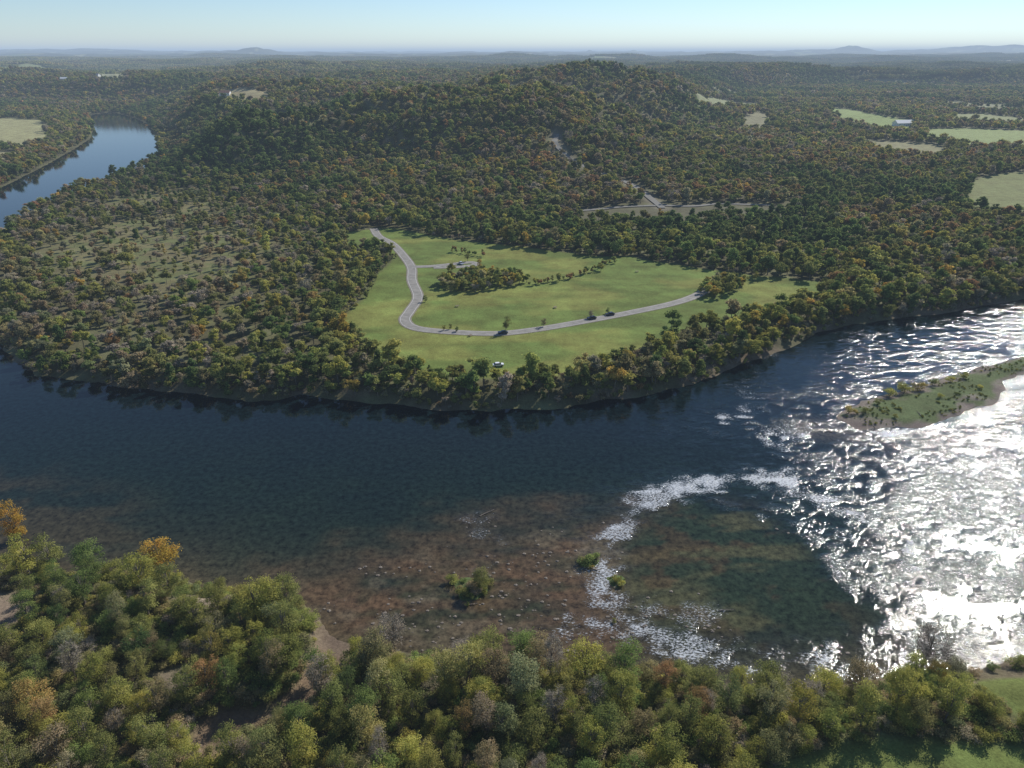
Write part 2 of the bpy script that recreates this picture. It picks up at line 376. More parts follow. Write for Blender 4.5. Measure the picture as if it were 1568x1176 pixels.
# ------------------------------------------------------------ roads
def ribbon(name,pl,w,m,dz=.12,line=None):
    pts=[Vector((p[0],p[1],0)) for p in pl]
    out=[]
    P=[pts[0]*2-pts[1]]+pts+[pts[-1]*2-pts[-2]]
    for i in range(1,len(P)-2):
        n=max(2,int((P[i+1]-P[i]).length/2.5))
        for k in range(n):
            t=k/n; a,b_,c,d=P[i-1],P[i],P[i+1],P[i+2]
            out.append(.5*((2*b_)+(c-a)*t+(2*a-5*b_+4*c-d)*t*t+(3*b_-a-3*c+d)*t**3))
    out.append(pts[-1])
    o=np.array([(p.x,p.y) for p in out]); T=np.gradient(o,axis=0); T/=np.linalg.norm(T,axis=1)[:,None]+1e-9
    Nn=np.stack([-T[:,1],T[:,0]],1)
    zc=height(o[:,0],o[:,1])
    k=len(o)
    def strip(nm,off,hw,dzz,mm):
        A=o+Nn*(off-hw); B=o+Nn*(off+hw)
        V=np.concatenate([np.column_stack([A,zc+dzz]),np.column_stack([B,zc+dzz])])
        q=[(i,i+1,k+i+1,k+i) for i in range(k-1)]
        return npmesh(nm,V,quads=np.array(q),mats=[mm])
    par=link(name,strip(name,0,w/2,dz,m))
    if line:
        for s in (-1,1):
            e=link(name+'_edge',strip('edge_line',s*(w/2-.25),.07,dz+.01,line)); e.parent=par
            e=link(name+'_shoulder',strip('gravel_shoulder',s*(w/2+.35),.34,dz-.05,GRAVEL)); e.parent=par
    return par
GRAVEL=simple('gravel',(.24,.21,.16),.95,var=.3,scale=2)
ASPH=simple('worn_asphalt',(.27,.25,.22),.9,var=.2,scale=.4)
ASPH2=simple('pale_asphalt',(.20,.19,.165),.9,var=.2,scale=.4)
PAINT=simple('road_paint',(.75,.73,.68),.7,var=.1)
ribbon('park_road',ROAD,5.0,ASPH,.14,PAINT); ribbon('parking_loop_road',ROAD2,4.0,ASPH,.15,PAINT)
ribbon('hill_road',ROADH,6,ASPH2,.6); ribbon('valley_road',ROADV,5,ASPH2,.4)

# ------------------------------------------------------------ tree models
bm=bmesh.new(); bmesh.ops.create_icosphere(bm,subdivisions=1,radius=1)
IV=np.array([v.co[:] for v in bm.verts]); IF=np.array([[v.index for v in f.verts] for f in bm.faces]); bm.free()
def unit(a): return a/(np.linalg.norm(a,axis=1)[:,None]+1e-9)
class MB:
    def __init__(s): s.V=[];s.Q=[];s.T=[];s.qm=[];s.tm=[];s.qv=[];s.tv=[];s.n=0
    def quads(s,V,Q,m,v): s.V.append(V);s.Q.append(Q+s.n);s.n+=len(V);s.qm.append(np.full(len(Q),m));s.qv.append(np.broadcast_to(v,(len(Q),)).copy())
    def tris(s,V,T,m,v): s.V.append(V);s.T.append(T+s.n);s.n+=len(V);s.tm.append(np.full(len(T),m));s.tv.append(np.broadcast_to(v,(len(T),)).copy())
    def leaves(s,c,n,size,m,v,asp=.7):
        k=len(c); r=rng.normal(size=(k,3)); t1=unit(np.cross(n,r)); t2=np.cross(n,t1)
        sz=size*rng.uniform(.6,1.3,k)[:,None]
        V=np.stack([c-t1*sz*.5,c-t2*sz*.5*asp+t1*sz*.05,c+t1*sz*.5,c+t2*sz*.5*asp],1).reshape(-1,3)
        s.quads(V,np.arange(4*k).reshape(k,4),m,v)
    def limb(s,pts,r0,r1,sides=5,m=0):
        pts=np.array(pts,float); k=len(pts); V=[]
        for i,p in enumerate(pts):
            d=pts[min(i+1,k-1)]-pts[max(i-1,0)]; d/=np.linalg.norm(d)+1e-9
            a=np.cross(d,[.3,.9,.2]); a/=np.linalg.norm(a)+1e-9; b2=np.cross(d,a)
            r=r0+(r1-r0)*i/(k-1); ang=np.arange(sides)*2*math.pi/sides
            V.append(p+r*(np.cos(ang)[:,None]*a+np.sin(ang)[:,None]*b2))
        V=np.concatenate(V); Q=[]
        for i in range(k-1):
            for j in range(sides): Q.append((i*sides+j,i*sides+(j+1)%sides,(i+1)*sides+(j+1)%sides,(i+1)*sides+j))
        s.quads(V,np.array(Q),m,.5)
    def mesh(s,name,mats):
        q=np.concatenate(s.Q) if s.Q else None; t=np.concatenate(s.T) if s.T else None
        qm=np.concatenate(s.qm) if s.Q else None; tm=np.concatenate(s.tm) if s.T else None
        v=np.concatenate(s.qv+s.tv)
        return npmesh(name,np.concatenate(s.V),quads=q,tris=t,mats=mats,qm=qm,tm=tm,attrs={'v':('FLOAT','FACE',v)})
def rdir(k): return unit(rng.normal(size=(k,3)))
def tree(name,H=13,R=4.2,nl=20,per=300,leaf=.36,core=0,leafm=None,bare=0.,trunkq=7,lobe=(1.1,1.9),low=.32,limbs=True,kind='round',spread=(.5,1.2),up=.6):
    B=MB(); zc=H*(low+1)/2; rz=H*(1-low)/2
    if kind=='cone':
        nl=max(nl,6); hz=rng.uniform(.12,.92,nl); an=rng.uniform(0,6.28,nl); rr=R*.62*(1-hz)*rng.uniform(.5,1,nl)
        C=np.stack([rr*np.cos(an),rr*np.sin(an),hz*H],1); LR=(R*.62*(1-hz)+.5)
    else:
        d=rdir(nl); rad=rng.uniform(.3,1.08,nl)[:,None]**.6
        C=d*rad*np.array([R*.76,R*.76,rz*.85])
        C[:,0]*=np.where(C[:,2]<0,.85,1); C+=np.array([rng.uniform(-.5,.5),rng.uniform(-.5,.5),zc]); LR=rng.uniform(*lobe,nl)*R/4.2
    LR=LR*np.ones(nl)
    bend=rng.uniform(-.5,.5,2)
    top=np.array([bend[0],bend[1],H*.78])
    B.limb([[0,0,-1],[bend[0]*.2,bend[1]*.2,H*.2],[bend[0]*.6,bend[1]*.6,H*.5],top],R*.07,R*.015,trunkq)
    if limbs:
        for i in range(nl):
            f=min(.75,max(.15,(C[i,2]/H)*rng.uniform(.5,.75))); p=np.array([bend[0]*f,bend[1]*f,H*f])
            mid=(p+C[i])/2+rng.normal(size=3)*.3; mid[2]-=.15
            B.limb([p,mid,C[i]+(C[i]-p)*.12],R*.026,R*.006,4)
    for i in range(nl):
        lv=rng.uniform(.18,.82)
        k=int(per*LR[i]**2/2.25*(1-bare)) if per else 0
        if k:
            dd=rdir(k); dd[:,2]=np.where(dd[:,2]<-.3,-dd[:,2]*.6,dd[:,2]); dd=unit(dd)
            r=LR[i]*rng.uniform(spread[0],spread[1],k)[:,None]*(1+.3*np.sin(dd[:,0:1]*5+i)*np.cos(dd[:,1:2]*4+i*2))
            c=C[i]+dd*r*np.array([1,1,.8])
            n=unit(dd+.75*rng.normal(size=(k,3))+np.array([0,0,up]))
            B.leaves(c,n,leaf,1,np.clip(lv+rng.uniform(-.28,.28,k)+(dd[:,2]*.08),0,1))
        if core:
            V=C[i]+IV*LR[i]*(.82+.24*rng.uniform(-1,1,len(IV)))[:,None]*np.array([1,1,.8])
            B.tris(V,IF,1,np.clip(lv-.1+rng.uniform(-.25,.25,len(IF)),0,1))
        if bare>0:
            k=int(90*bare*LR[i]); dd=rdir(k); dd[:,2]=np.abs(dd[:,2])*1.1-.1; dd=unit(dd)
            a=C[i]+dd*LR[i]*rng.uniform(0,.6,k)[:,None]; e=a+unit(dd+.5*rng.normal(size=(k,3)))*rng.uniform(.5,1.5,k)[:,None]
            w=unit(np.cross(e-a,rng.normal(size=(k,3))))*(.03 if leaf<.5 else .09)
            V=np.stack([a-w,a+w,e+w*.3,e-w*.3],1).reshape(-1,3)
            B.quads(V,np.arange(4*k).reshape(k,4),2,.5)
    return B.mesh(name,[BARK,leafm,TWIG])
def coll(name,meshes):
    c=bpy.data.collections.new(name)
    for i,m in enumerate(meshes):
        o=bpy.data.objects.new('%s_%02d'%(name,i),m); c.objects.link(o)
    return c
def scatter(name,px,py,pz,scl,rot,tint,idx,c):
    me=bpy.data.meshes.new(name); n=len(px); me.vertices.add(n)
    me.vertices.foreach_set('co',np.stack([px,py,pz],1).astype(np.float32).ravel())
    def A(k,ty,f,arr): a=me.attributes.new(k,ty,'POINT'); a.data.foreach_set(f,arr.ravel())
    A('scl','FLOAT_VECTOR','vector',scl.astype(np.float32)); A('rot','FLOAT_VECTOR','vector',rot.astype(np.float32))
    A('tint','FLOAT_COLOR','color',np.concatenate([tint,np.ones((n,1))],1).astype(np.float32)); A('idx','INT','value',idx.astype(np.int32))
    me.update(); ob=link(name,me)
    ng=bpy.data.node_groups.new(name+'_scatter','GeometryNodeTree')
    ng.interface.new_socket(name='Geometry',in_out='INPUT',socket_type='NodeSocketGeometry')
    ng.interface.new_socket(name='Geometry',in_out='OUTPUT',socket_type='NodeSocketGeometry')
    gi=ng.nodes.new('NodeGroupInput'); go=ng.nodes.new('NodeGroupOutput')
    ip=ng.nodes.new('GeometryNodeInstanceOnPoints'); ci=ng.nodes.new('GeometryNodeCollectionInfo')
    ci.inputs['Collection'].default_value=c; ci.inputs['Separate Children'].default_value=True; ci.inputs['Reset Children'].default_value=True
    ip.inputs['Pick Instance'].default_value=True
    def at(k,ty):
        a=ng.nodes.new('GeometryNodeInputNamedAttribute'); a.data_type=ty; a.inputs['Name'].default_value=k
        return [s for s in a.outputs if s.enabled and s.name=='Attribute'][0]
    L=ng.links.new
    L(gi.outputs[0],ip.inputs['Points']); L(ci.outputs[0],ip.inputs['Instance'])
    L(at('idx','INT'),ip.inputs['Instance Index']); L(at('rot','FLOAT_VECTOR'),ip.inputs['Rotation']); L(at('scl','FLOAT_VECTOR'),ip.inputs['Scale'])
    L(ip.outputs[0],go.inputs[0])
    md=ob.modifiers.new('scatter','NODES'); md.node_group=ng
    return ob

PAL={'dkgreen':(.115,.165,.058),'olive':(.265,.275,.088),'ygreen':(.400,.385,.095),'gold':(.52,.37,.085),
     'rust':(.38,.235,.105),'grey':(.38,.325,.24),'brown':(.34,.27,.15),'green':(.195,.260,.078)}
PN=list(PAL); PA=np.array([PAL[k] for k in PN])
def tints(n,w):
    if isinstance(w,dict):
        p=np.array([w.get(k,0) for k in PN],float); p=np.tile(p/p.sum(),(n,1))
    else: p=w/w.sum(1)[:,None]
    c=np.cumsum(p,1); r=rng.uniform(size=(n,1)); i=(r>c).sum(1).clip(0,len(PN)-1)
    j=(rng.uniform(size=(n,1))>c).sum(1).clip(0,len(PN)-1); f=rng.uniform(0,.5,(n,1))
    return (PA[i]*(1-f)+PA[j]*f)*rng.uniform(.78,1.22,(n,1)), i
def W(**k): return np.array([k.get(q,0) for q in PN],float)

MT=[tree('m%d'%i,H=12.5,R=rng.uniform(3.7,4.9),nl=10,per=80,leaf=.8,core=1,leafm=LEAF_I,limbs=False,lobe=(1.0,2.3),trunkq=5,low=.2,up=.8) for i in range(7)]
MT+=[tree('mb%d'%i,H=12,R=4.2,nl=11,per=60,leaf=.7,core=0,bare=.5,leafm=LEAF_I,limbs=True,lobe=(1.3,2.0),trunkq=5,low=.2) for i in range(2)]
MT+=[tree('mc0',H=12,R=3.6,nl=12,per=60,leaf=.8,core=1,leafm=LEAF_I,limbs=False,trunkq=5,kind='cone')]
MC=coll('broadleaf_medium',MT)
FT=[tree('f%d'%i,H=12,R=4.9,nl=6,per=22,leaf=1.5,core=1,leafm=LEAF_I,limbs=False,lobe=(1.7,2.7),trunkq=4,low=.25,up=.8) for i in range(5)]
FT+=[tree('fc0',H=11,R=3.8,nl=6,per=12,leaf=1.3,core=1,leafm=LEAF_I,limbs=False,trunkq=4,kind='cone')]
FC=coll('broadleaf_far',FT)
PT=[]
for q in range(4):
    B=MB()
    for i in range(30):
        gx,gy=(i%6-2.5)*8+rng.uniform(-3,3),(i//6-2)*9.5+rng.uniform(-3,3)
        r=rng.uniform(3.6,6.2); V=IV*r*(1+.2*rng.uniform(-1,1,len(IV)))[:,None]*np.array([1,1,.9])+np.array([gx,gy,rng.uniform(3,7.5)])
        B.tris(V,IF,0,np.clip(rng.uniform(.05,.95)+rng.uniform(-.12,.12,len(IF)),0,1))
    PT.append(B.mesh('p%d'%q,[LEAF_I]))
PC=coll('canopy_patch',PT)

def grid(y0,y1,sp,side=.82,extra=70,jit=.45):
    yy=np.arange(y0,y1,sp)
    hw=side*y1+extra; xx=np.arange(-hw,hw,sp)
    gx,gy=np.meshgrid(xx,yy); gx=gx.ravel(); gy=gy.ravel()
    gx=gx+rng.uniform(-jit,jit,len(gx))*sp; gy=gy+rng.uniform(-jit,jit,len(gy))*sp
    k=np.abs(gx)<side*gy+extra
    return gx[k],gy[k]
def blocked(x,y):
    b=fieldmask(x,y); fj=fjit(x,y)
    for p,c in FIELDS: b|=sd(x,y,p)>fj
    b|=line_d(x,y,ROADH)<9; b|=line_d(x,y,ROADV)<6
    return b
def weights(x,y):
    n=len(x); w=np.tile(W(dkgreen=1.8,olive=3.6,ygreen=2.0,rust=.6,grey=1.0,brown=1.5,green=2.1,gold=.3),(n,1))
    a=fbm(x/120,y/120,101,3)[:,None]
    k=ss((a-.5)/.12); w=w*(1-k)+k*W(dkgreen=.4,olive=2.8,ygreen=2.0,rust=1.4,grey=1.6,brown=2.3,green=.8,gold=.6)
    b=fbm(x/160,y/160,111,3)[:,None]
    dk=ss((b-.55)/.08); w=w*(1-dk)+dk*W(dkgreen=5.0,green=2.6,olive=1.6,brown=.3)
    p=ss((sd(x,y,PENIN)+20)/60)[:,None]
    w=w*(1-p)+p*W(dkgreen=.2,olive=3.2,ygreen=1.3,rust=.35,grey=3.2,brown=2.6,green=.9,gold=.3)
    bl=np.exp(-((x+330)/140)**2-((y-850)/260)**2)[:,None]; w=w*(1-bl)+bl*W(dkgreen=7,green=2,olive=.7)  # bluff trees mostly dark green: the slope's shade is put into their tint
    mr=(ss((45-np.abs(sd(x,y,MEADOW)+25))/20)*.7)[:,None]; w=w*(1-mr)+mr*W(dkgreen=.8,green=3,olive=3,ygreen=3,brown=.3,gold=.2)
    return w
# --- A : far bank and valley
x,y=grid(150,920,6.4)
ld=landdist(x,y)
k=(ld>1.0)&~(y<175)
k&=~(sd(x,y,MEADOW)>-1)&~blocked(x,y)&~(sd(x,y,ISLAND)>-2)
for R in (ROAD,ROAD2): k&=line_d(x,y,R)>6
x=x[k];y=y[k];ld=ld[k]
ex=[];
for P in COPSE:
    x0,y0=P.min(0);x1,y1=P.max(0); gx,gy=np.meshgrid(np.arange(x0,x1,4.2),np.arange(y0,y1,4.2)); gx=gx.ravel()+rng.uniform(-1.5,1.5,gx.size); gy=gy.ravel()+rng.uniform(-1.5,1.5,gy.size)
    q=sd(gx,gy,P)>0; ex.append(np.stack([gx[q],gy[q]],1))
hd=[]
for Hh in (HEDGE,HEDGE2):
    for i in range(len(Hh)-1):
        a,b_=Hh[i],Hh[i+1]; n=int(np.linalg.norm(b_-a)/2.2)
        for t in np.linspace(0,1,n): hd.append(a+(b_-a)*t+rng.normal(size=2)*1.1)
ex=np.concatenate(ex); hd=np.array(hd)
scale=rng.uniform(.5,1.0,len(x))+.25*rng.uniform(size=len(x))**4
sc=ss((sd(x,y,SCRUB)+15)/40)*ss((fbm(x/35,y/35,120,3)-.35)/.15); scale*=1-.45*sc*(rng.uniform(size=len(x))>.15)
pn=ss((sd(x,y,PENIN)+10)/40); scale*=1-.15*pn
thin=rng.uniform(size=len(x))<1-.12*pn-.30*sc
x,y,scale=x[thin],y[thin],scale[thin]
n0=len(x)
x=np.concatenate([x,ex[:,0],hd[:,0]]); y=np.concatenate([y,ex[:,1],hd[:,1]])
scale=np.concatenate([scale,rng.uniform(.45,.75,len(ex)),rng.uniform(.22,.42,len(hd))])
w=weights(x,y); w[n0:]=W(olive=3,ygreen=3,grey=1,gold=.6,green=1)
w[-len(hd):]=W(olive=3,rust=1,ygreen=2,green=1)
t,pi=tints(len(x),w)
idx=rng.integers(0,7,len(x)); g=(pi==PN.index('grey'))&(rng.uniform(size=len(x))<.6); idx[g]=rng.integers(7,9,g.sum())
dk=(pi==PN.index('dkgreen'))&(rng.uniform(size=len(x))<.5); idx[dk]=9
z=height(x,y)
s3=np.stack([scale*rng.uniform(.85,1.2,len(x)),scale*rng.uniform(.85,1.2,len(x)),scale*rng.uniform(.8,1.15,len(x))],1)
r3=np.stack([rng.normal(size=len(x))*.05,rng.normal(size=len(x))*.05,rng.uniform(0,6.28,len(x))],1)
scatter('forest_across_river',x,y,z-.3,s3,r3,t,idx,MC); nA=len(x)
x,y=grid(175,640,2.8,jit=.8)
ld=landdist(x,y); msd=sd(x,y,MEADOW)
k=(((ld>.2)&(ld<13)&((ld>3)|(fbm(x/12,y/12,122,2)>.42)))|((msd<1)&(msd>-9)&(ld>0)&(fbm(x/9,y/9,121,2)>.45)))&~(sd(x,y,ISLAND)>-2)
k&=line_d(x,y,ROAD)>5
x,y=x[k],y[k]; t,pi=tints(len(x),dict(olive=3,ygreen=2,brown=1.5,green=2,grey=1.0,rust=.5)); sc=rng.uniform(.14,.42,len(x))
scatter('riverbank_brush',x,y,height(x,y)-.2,np.stack([sc*1.2,sc*1.2,sc],1),np.stack([0*x,0*x,rng.uniform(0,6.28,len(x))],1),t,rng.integers(0,9,len(x)),MC)
# --- B : hills
x,y=grid(920,2700,9.4)
ld=landdist(x,y); k=(ld>3)&~blocked(x,y); x,y=x[k],y[k]
t,pi=tints(len(x),weights(x,y)); idx=rng.integers(0,5,len(x)); dk=(pi==0)&(rng.uniform(size=len(x))<.5); idx[dk]=5
sc=rng.uniform(.6,1.1,len(x))+.25*rng.uniform(size=len(x))**4
scatter('forest_on_hills',x,y,height(x,y)-.8,np.stack([sc,sc,sc*rng.uniform(.85,1.1,len(x))],1),np.stack([0*x,0*x,rng.uniform(0,6.28,len(x))],1),t,idx,FC); nB=len(x)
# --- C : far plateau
x,y=grid(2700,8500,44,jit=.25)
k=~blocked(x,y); x,y=x[k],y[k]
t,pi=tints(len(x),weights(x,y)); t=t*.5+t.mean(0)*.5
scatter('distant_forest',x,y,height(x,y)-3.0,np.stack([np.full(len(x),1.08)]*3,1),np.stack([0*x,0*x,rng.integers(0,4,len(x))*1.5708+rng.uniform(-.2,.2,len(x))],1),t,rng.integers(0,4,len(x)),PC); nC=len(x)
print('instances',nA,nB,nC)

# ------------------------------------------------------------ foreground trees (individual)
NT=[tree('near%d'%i,H=rng.uniform(11.5,14),R=rng.uniform(3.5,4.7),nl=28,per=270,leaf=.30,leafm=LEAF_O,low=.12,lobe=(.6,1.8),spread=(.45,1.32)) for i in range(8)]
NB=[tree('nearbare%d'%i,H=12.5,R=3.8,nl=24,per=150,leaf=.26,leafm=LEAF_O,bare=.6,low=.2,lobe=(1.0,1.8),spread=(.4,1.3)) for i in range(3)]
BU=[tree('bush%d'%i,H=3.0,R=1.9,nl=9,per=420,leaf=.26,leafm=LEAF_I,low=.02,lobe=(1.4,2.2),trunkq=4) for i in range(4)]
BC=coll('bush',BU)
def nearland(x,y):
    ld=landdist(x,y); return ld,(ld>1.2)&(y<175)
def open_(x,y,m=1.5):
    b=sd(x,y,GULLY)>-m
    for p in (LOT,LOT2,LOT3): b|=sd(x,y,p)>-.5
    for p in GRASS_R: b|=sd(x,y,p)>-1
    return b
cnt=[0]
def plant(name,x,y,H,R,tint,bare=False,mesh=None,base=None):
    m=mesh or (NB[rng.integers(len(NB))] if bare else NT[rng.integers(len(NT))])
    zz=float(height(np.array([x]),np.array([y]))[0]) if base is None else base
    o=bpy.data.objects.new(name,m); o.location=(x,y,zz-.3)
    o.scale=(R/4.1,R/4.1*rng.uniform(.9,1.1),H/12.7); o.rotation_euler=(rng.normal()*.04,rng.normal()*.04,rng.uniform(0,6.28))
    o.color=(*tint,1); S.collection.objects.link(o); cnt[0]+=1
    return o
feat=[]
def feature(u,v,H,R,pal,bare=False,name='riverside_tree'):
    x,y=G(u,v,3+H); c=np.array(PAL[pal])*rng.uniform(.9,1.15) if isinstance(pal,str) else np.array(pal)
    plant(name,x,y,H,R,c,bare); feat.append((x,y,R))
feature(228,786,17,4.8,(.54,.37,.075),name='golden_maple_tree')
feature(205,850,13,4.2,'ygreen'); feature(250,860,11,3.6,'olive')
feature(-8,735,16,3.6,(.54,.34,.07),name='golden_maple_tree')
feature(380,880,14,4.2,'ygreen'); feature(432,868,13,3.2,'olive'); feature(425,925,11,3.6,'olive')
feature(597,915,13,3.8,'grey',True,'bare_tree'); feature(1440,935,13,5.2,'grey',True,'bare_tree')
feature(900,965,12,4.6,'ygreen'); feature(960,985,11,4,'green'); feature(760,965,11,3.8,'olive'); feature(800,955,11,4,'green')
feature(1180,1005,10,3.8,'olive'); feature(1330,1000,10,4,'brown'); feature(60,805,13,4.4,'olive'); feature(120,820,12,4.4,'green'); feature(20,815,14,4.2,'ygreen')
feature(480,985,9,3.2,'green'); feature(1080,1010,9,3.6,'olive')
feature(700,975,8,3.4,'grey',True,'bare_tree'); feature(1270,1010,9,3.8,'ygreen')
cx,cy=grid(52,172,4.8,side=.9,extra=55,jit=.45)
ld,k=nearland(cx,cy); k&=~open_(cx,cy)
cx,cy,ld=cx[k],cy[k],ld[k]
for px,py,l in zip(cx,cy,ld):
    if any((px-a)**2+(py-b_)**2<(.55*r+1.5)**2 for a,b_,r in feat): continue
    nz=float(fbm(np.array([px/28]),np.array([py/28]),140,2)[0])
    H=rng.uniform(5.0,13)*(.75+.45*nz)
    if l<6: H*=.72
    if rng.uniform()<.1: continue
    ww=dict(olive=3,ygreen=4.2,green=1.8,dkgreen=.4,grey=.8,brown=.6,gold=.5,rust=.08) if nz>.45 else dict(olive=3.4,ygreen=2.8,green=1.8,dkgreen=.8,grey=1.5,brown=1.0,rust=.12)
    tt,pi=tints(1,ww); bare=PN[pi[0]]=='grey' and rng.uniform()<.8
    plant('bare_tree' if bare else 'riverside_tree',px,py,H,rng.uniform(2.3,3.9)*(.70+.28*H/10),tt[0],bare)
x,y=grid(60,172,1.9,side=.9,extra=40)
ld=landdist(x,y); k=(ld>.5)&~open_(x,y,.2); x,y=x[k],y[k]
t,pi=tints(len(x),dict(olive=3,ygreen=1.5,brown=1.6,green=2,grey=1.0)); sc=rng.uniform(.30,1.0,len(x))
scatter('riverside_undergrowth',x,y,height(x,y)-.1,np.stack([sc*1.2,sc*1.2,sc*.8],1),np.stack([0*x,0*x,rng.uniform(0,6.28,len(x))],1),t,rng.integers(0,4,len(x)),BC)
P=[]
x0,y0=ISLAND.min(0);x1,y1=ISLAND.max(0); gx=rng.uniform(x0,x1,3600); gy=rng.uniform(y0,y1,3600)
s_=sd(gx,gy,ISLAND); q=(s_>1.5)&((fbm(gx/9,gy/9,150,2)>.47))&(gx<330); P.append(np.stack([gx[q],gy[q],rng.uniform(.08,.3,q.sum())],1))
for I in ISLETS:
    x0,y0=I.min(0);x1,y1=I.max(0); gx=rng.uniform(x0,x1,36); gy=rng.uniform(y0,y1,36); q=sd(gx,gy,I)>.0
    P.append(np.stack([gx[q],gy[q],rng.uniform(.05,.14,q.sum())],1))
big=[]
for u,v,s_ in [(1300,632,1.0),(1325,634,.8),(1345,620,.8),(1362,606,1.3),(1385,600,1.4),(1405,596,1.2),(1428,590,1),(1455,584,.9),(1475,580,.9),(1440,610,.6),(742,905,.5),(716,925,.3),(905,868,.35),(952,893,.5),(940,950,.3),(1370,640,.5),(1500,596,.6)]:
    a,b_=G(u,v,.6); big.append((a,b_,s_))
P.append(np.array(big)); P=np.concatenate(P)
t,_=tints(len(P),dict(green=3,ygreen=2,olive=2)); t*=.8; t[-len(big):],_=tints(len(big),dict(ygreen=3,gold=.8,olive=2))
scatter('island_willow_shrubs',P[:,0],P[:,1],np.maximum(height(P[:,0],P[:,1]),.1)-.05,np.stack([P[:,2]*1.2,P[:,2]*1.2,P[:,2]*.9],1),np.stack([0*P[:,0],0*P[:,0],rng.uniform(0,6.28,len(P))],1),t,rng.integers(0,4,len(P)),BC)
for u,v,H,c in [(775,508,8,'olive'),(832,500,4.5,'brown'),(905,487,4,'grey'),(690,504,3,'olive'),(700,508,3,'green'),(735,411,6,'gold'),(716,400,6,'olive'),(930,480,3.5,'green'),(1155,430,6,'ygreen'),(652,462,4,'green'),(920,415,6,'ygreen'),(680,506,3,'ygreen')]:
    a,b_=G(u,v,4); plant('park_tree',a,b_,H,H*.36,np.array(PAL[c])*.75,base=4.1)
# stones lying in the shallows
ROCK=simple('river_stone',(.20,.165,.13),.75,var=.35,scale=3)
B=MB()
for i in range(900):
    u=rng.uniform(440,1300); v=rng.uniform(800,1010)
    a,b_=G(u,v,0)
    pa,pb=np.array([a]),np.array([b_])
    if landdist(pa,pb)[0]>-1: continue
    nz=fbm(pa/9,pb/6,180,3)[0]
    ok=(sd(pa,pb,BROWN)[0]>0 or min(line_d(pa,pb,L)[0] for L,_ in RIFF)<6)
    if not ok or nz<.5: continue
    s_=rng.uniform(.12,.5); V=IV*s_*(1+.25*rng.uniform(-1,1,len(IV)))[:,None]*np.array([1.2,.9,.45])+np.array([a,b_,.02])
    B.tris(V,IF,0,.5)
link('river_stones',B.mesh('river_stones',[ROCK]))

# ------------------------------------------------------------ cars, tables, farm buildings
GLASS=simple('car_glass',(.02,.025,.03),.08,var=.02,spec=.6); TYRE=simple('tyre_rubber',(.02,.02,.02),.85)
def prism(name,prof,w,m,taper=None,par=None):
    """side profile (y,z) extruded across width w, optional upper narrowing"""
    n=len(prof); V=[]
    for s in (-1,1):
        for (a,c) in prof:
            k=w/2 if taper is None else (w/2-taper*max(0,(c-.85)))
            V.append((s*k,a,c))
    me=bpy.data.meshes.new(name)
    F_=[tuple(range(n))[::-1],tuple(range(n,2*n))]+[(i,(i+1)%n,n+(i+1)%n,n+i) for i in range(n)]
    me.from_pydata(V,[],F_); me.materials.append(m)
    bm=bmesh.new(); bm.from_mesh(me); bmesh.ops.recalc_face_normals(bm,faces=bm.faces)
    bmesh.ops.bevel(bm,geom=[e for e in bm.edges],offset=.04,segments=2,affect='EDGES',clamp_overlap=True); bm.to_mesh(me); bm.free()
    o=link(name,me); o.parent=par; return o
LM=simple('lamp_lens',(.5,.5,.48),.2)
def car(u,v,ang,colr,z=4.0):
    a,b_=G(u,v,z); e=bpy.data.objects.new('parked_car',None); S.collection.objects.link(e)
    zz=max(z,float(height(np.array([a]),np.array([b_]))[0]))+.12
    e.location=(a,b_,zz); e.rotation_euler=(0,0,ang)
    body=simple('car_paint',colr,.25,var=.03,spec=.5)
    prism('body',[(-2.25,.35),(-2.3,.6),(-2.2,.92),(-1.2,1.0),(1.5,1.0),(2.25,.92),(2.3,.6),(2.25,.35)],1.82,body,par=e)
    prism('windows',[(-1.25,.96),(-.45,1.46),(1.25,1.48),(1.9,.98)],1.66,GLASS,.25,par=e)
    prism('roof',[(-.5,1.44),(-.42,1.52),(1.2,1.54),(1.3,1.46)],1.46,body,par=e)
    for sx in (-.84,.84):
        for sy in (-1.42,1.42):
            bm=bmesh.new(); bmesh.ops.create_cone(bm,cap_ends=True,segments=18,radius1=.34,radius2=.34,depth=.22,matrix=Matrix.Rotation(math.pi/2,4,'Y'))
            me=bpy.data.meshes.new('wheel'); bm.to_mesh(me); bm.free(); me.materials.append(TYRE); o=link('wheel',me); o.parent=e; o.location=(sx,sy,.34)
    for sx in (-.62,.62):
        o=prism('headlamp',[(-2.33,.62),(-2.33,.78),(-2.25,.8),(-2.2,.62)],.34,LM,par=e); o.location=(sx,0,0)
    return e
car(763,561,1.75,(.8,.8,.8)); car(906,489,-1.25,(.03,.03,.035)); car(934,483,-1.3,(.05,.05,.06)); car(706,405,.4,(.45,.46,.48)); car(770,511.5,-1.45,(.04,.05,.08))
WOOD=simple('weathered_wood',(.22,.17,.12),.8,var=.3)
def box(name,dims,loc,m,par):
    bm=bmesh.new(); bmesh.ops.create_cube(bm,size=1,matrix=Matrix.Translation(loc)@Matrix.Diagonal((*dims,1)))
    bmesh.ops.bevel(bm,geom=bm.edges[:],offset=.01,segments=1,affect='EDGES')
    me=bpy.data.meshes.new(name); bm.to_mesh(me); bm.free(); me.materials.append(m); o=link(name,me); o.parent=par; return o
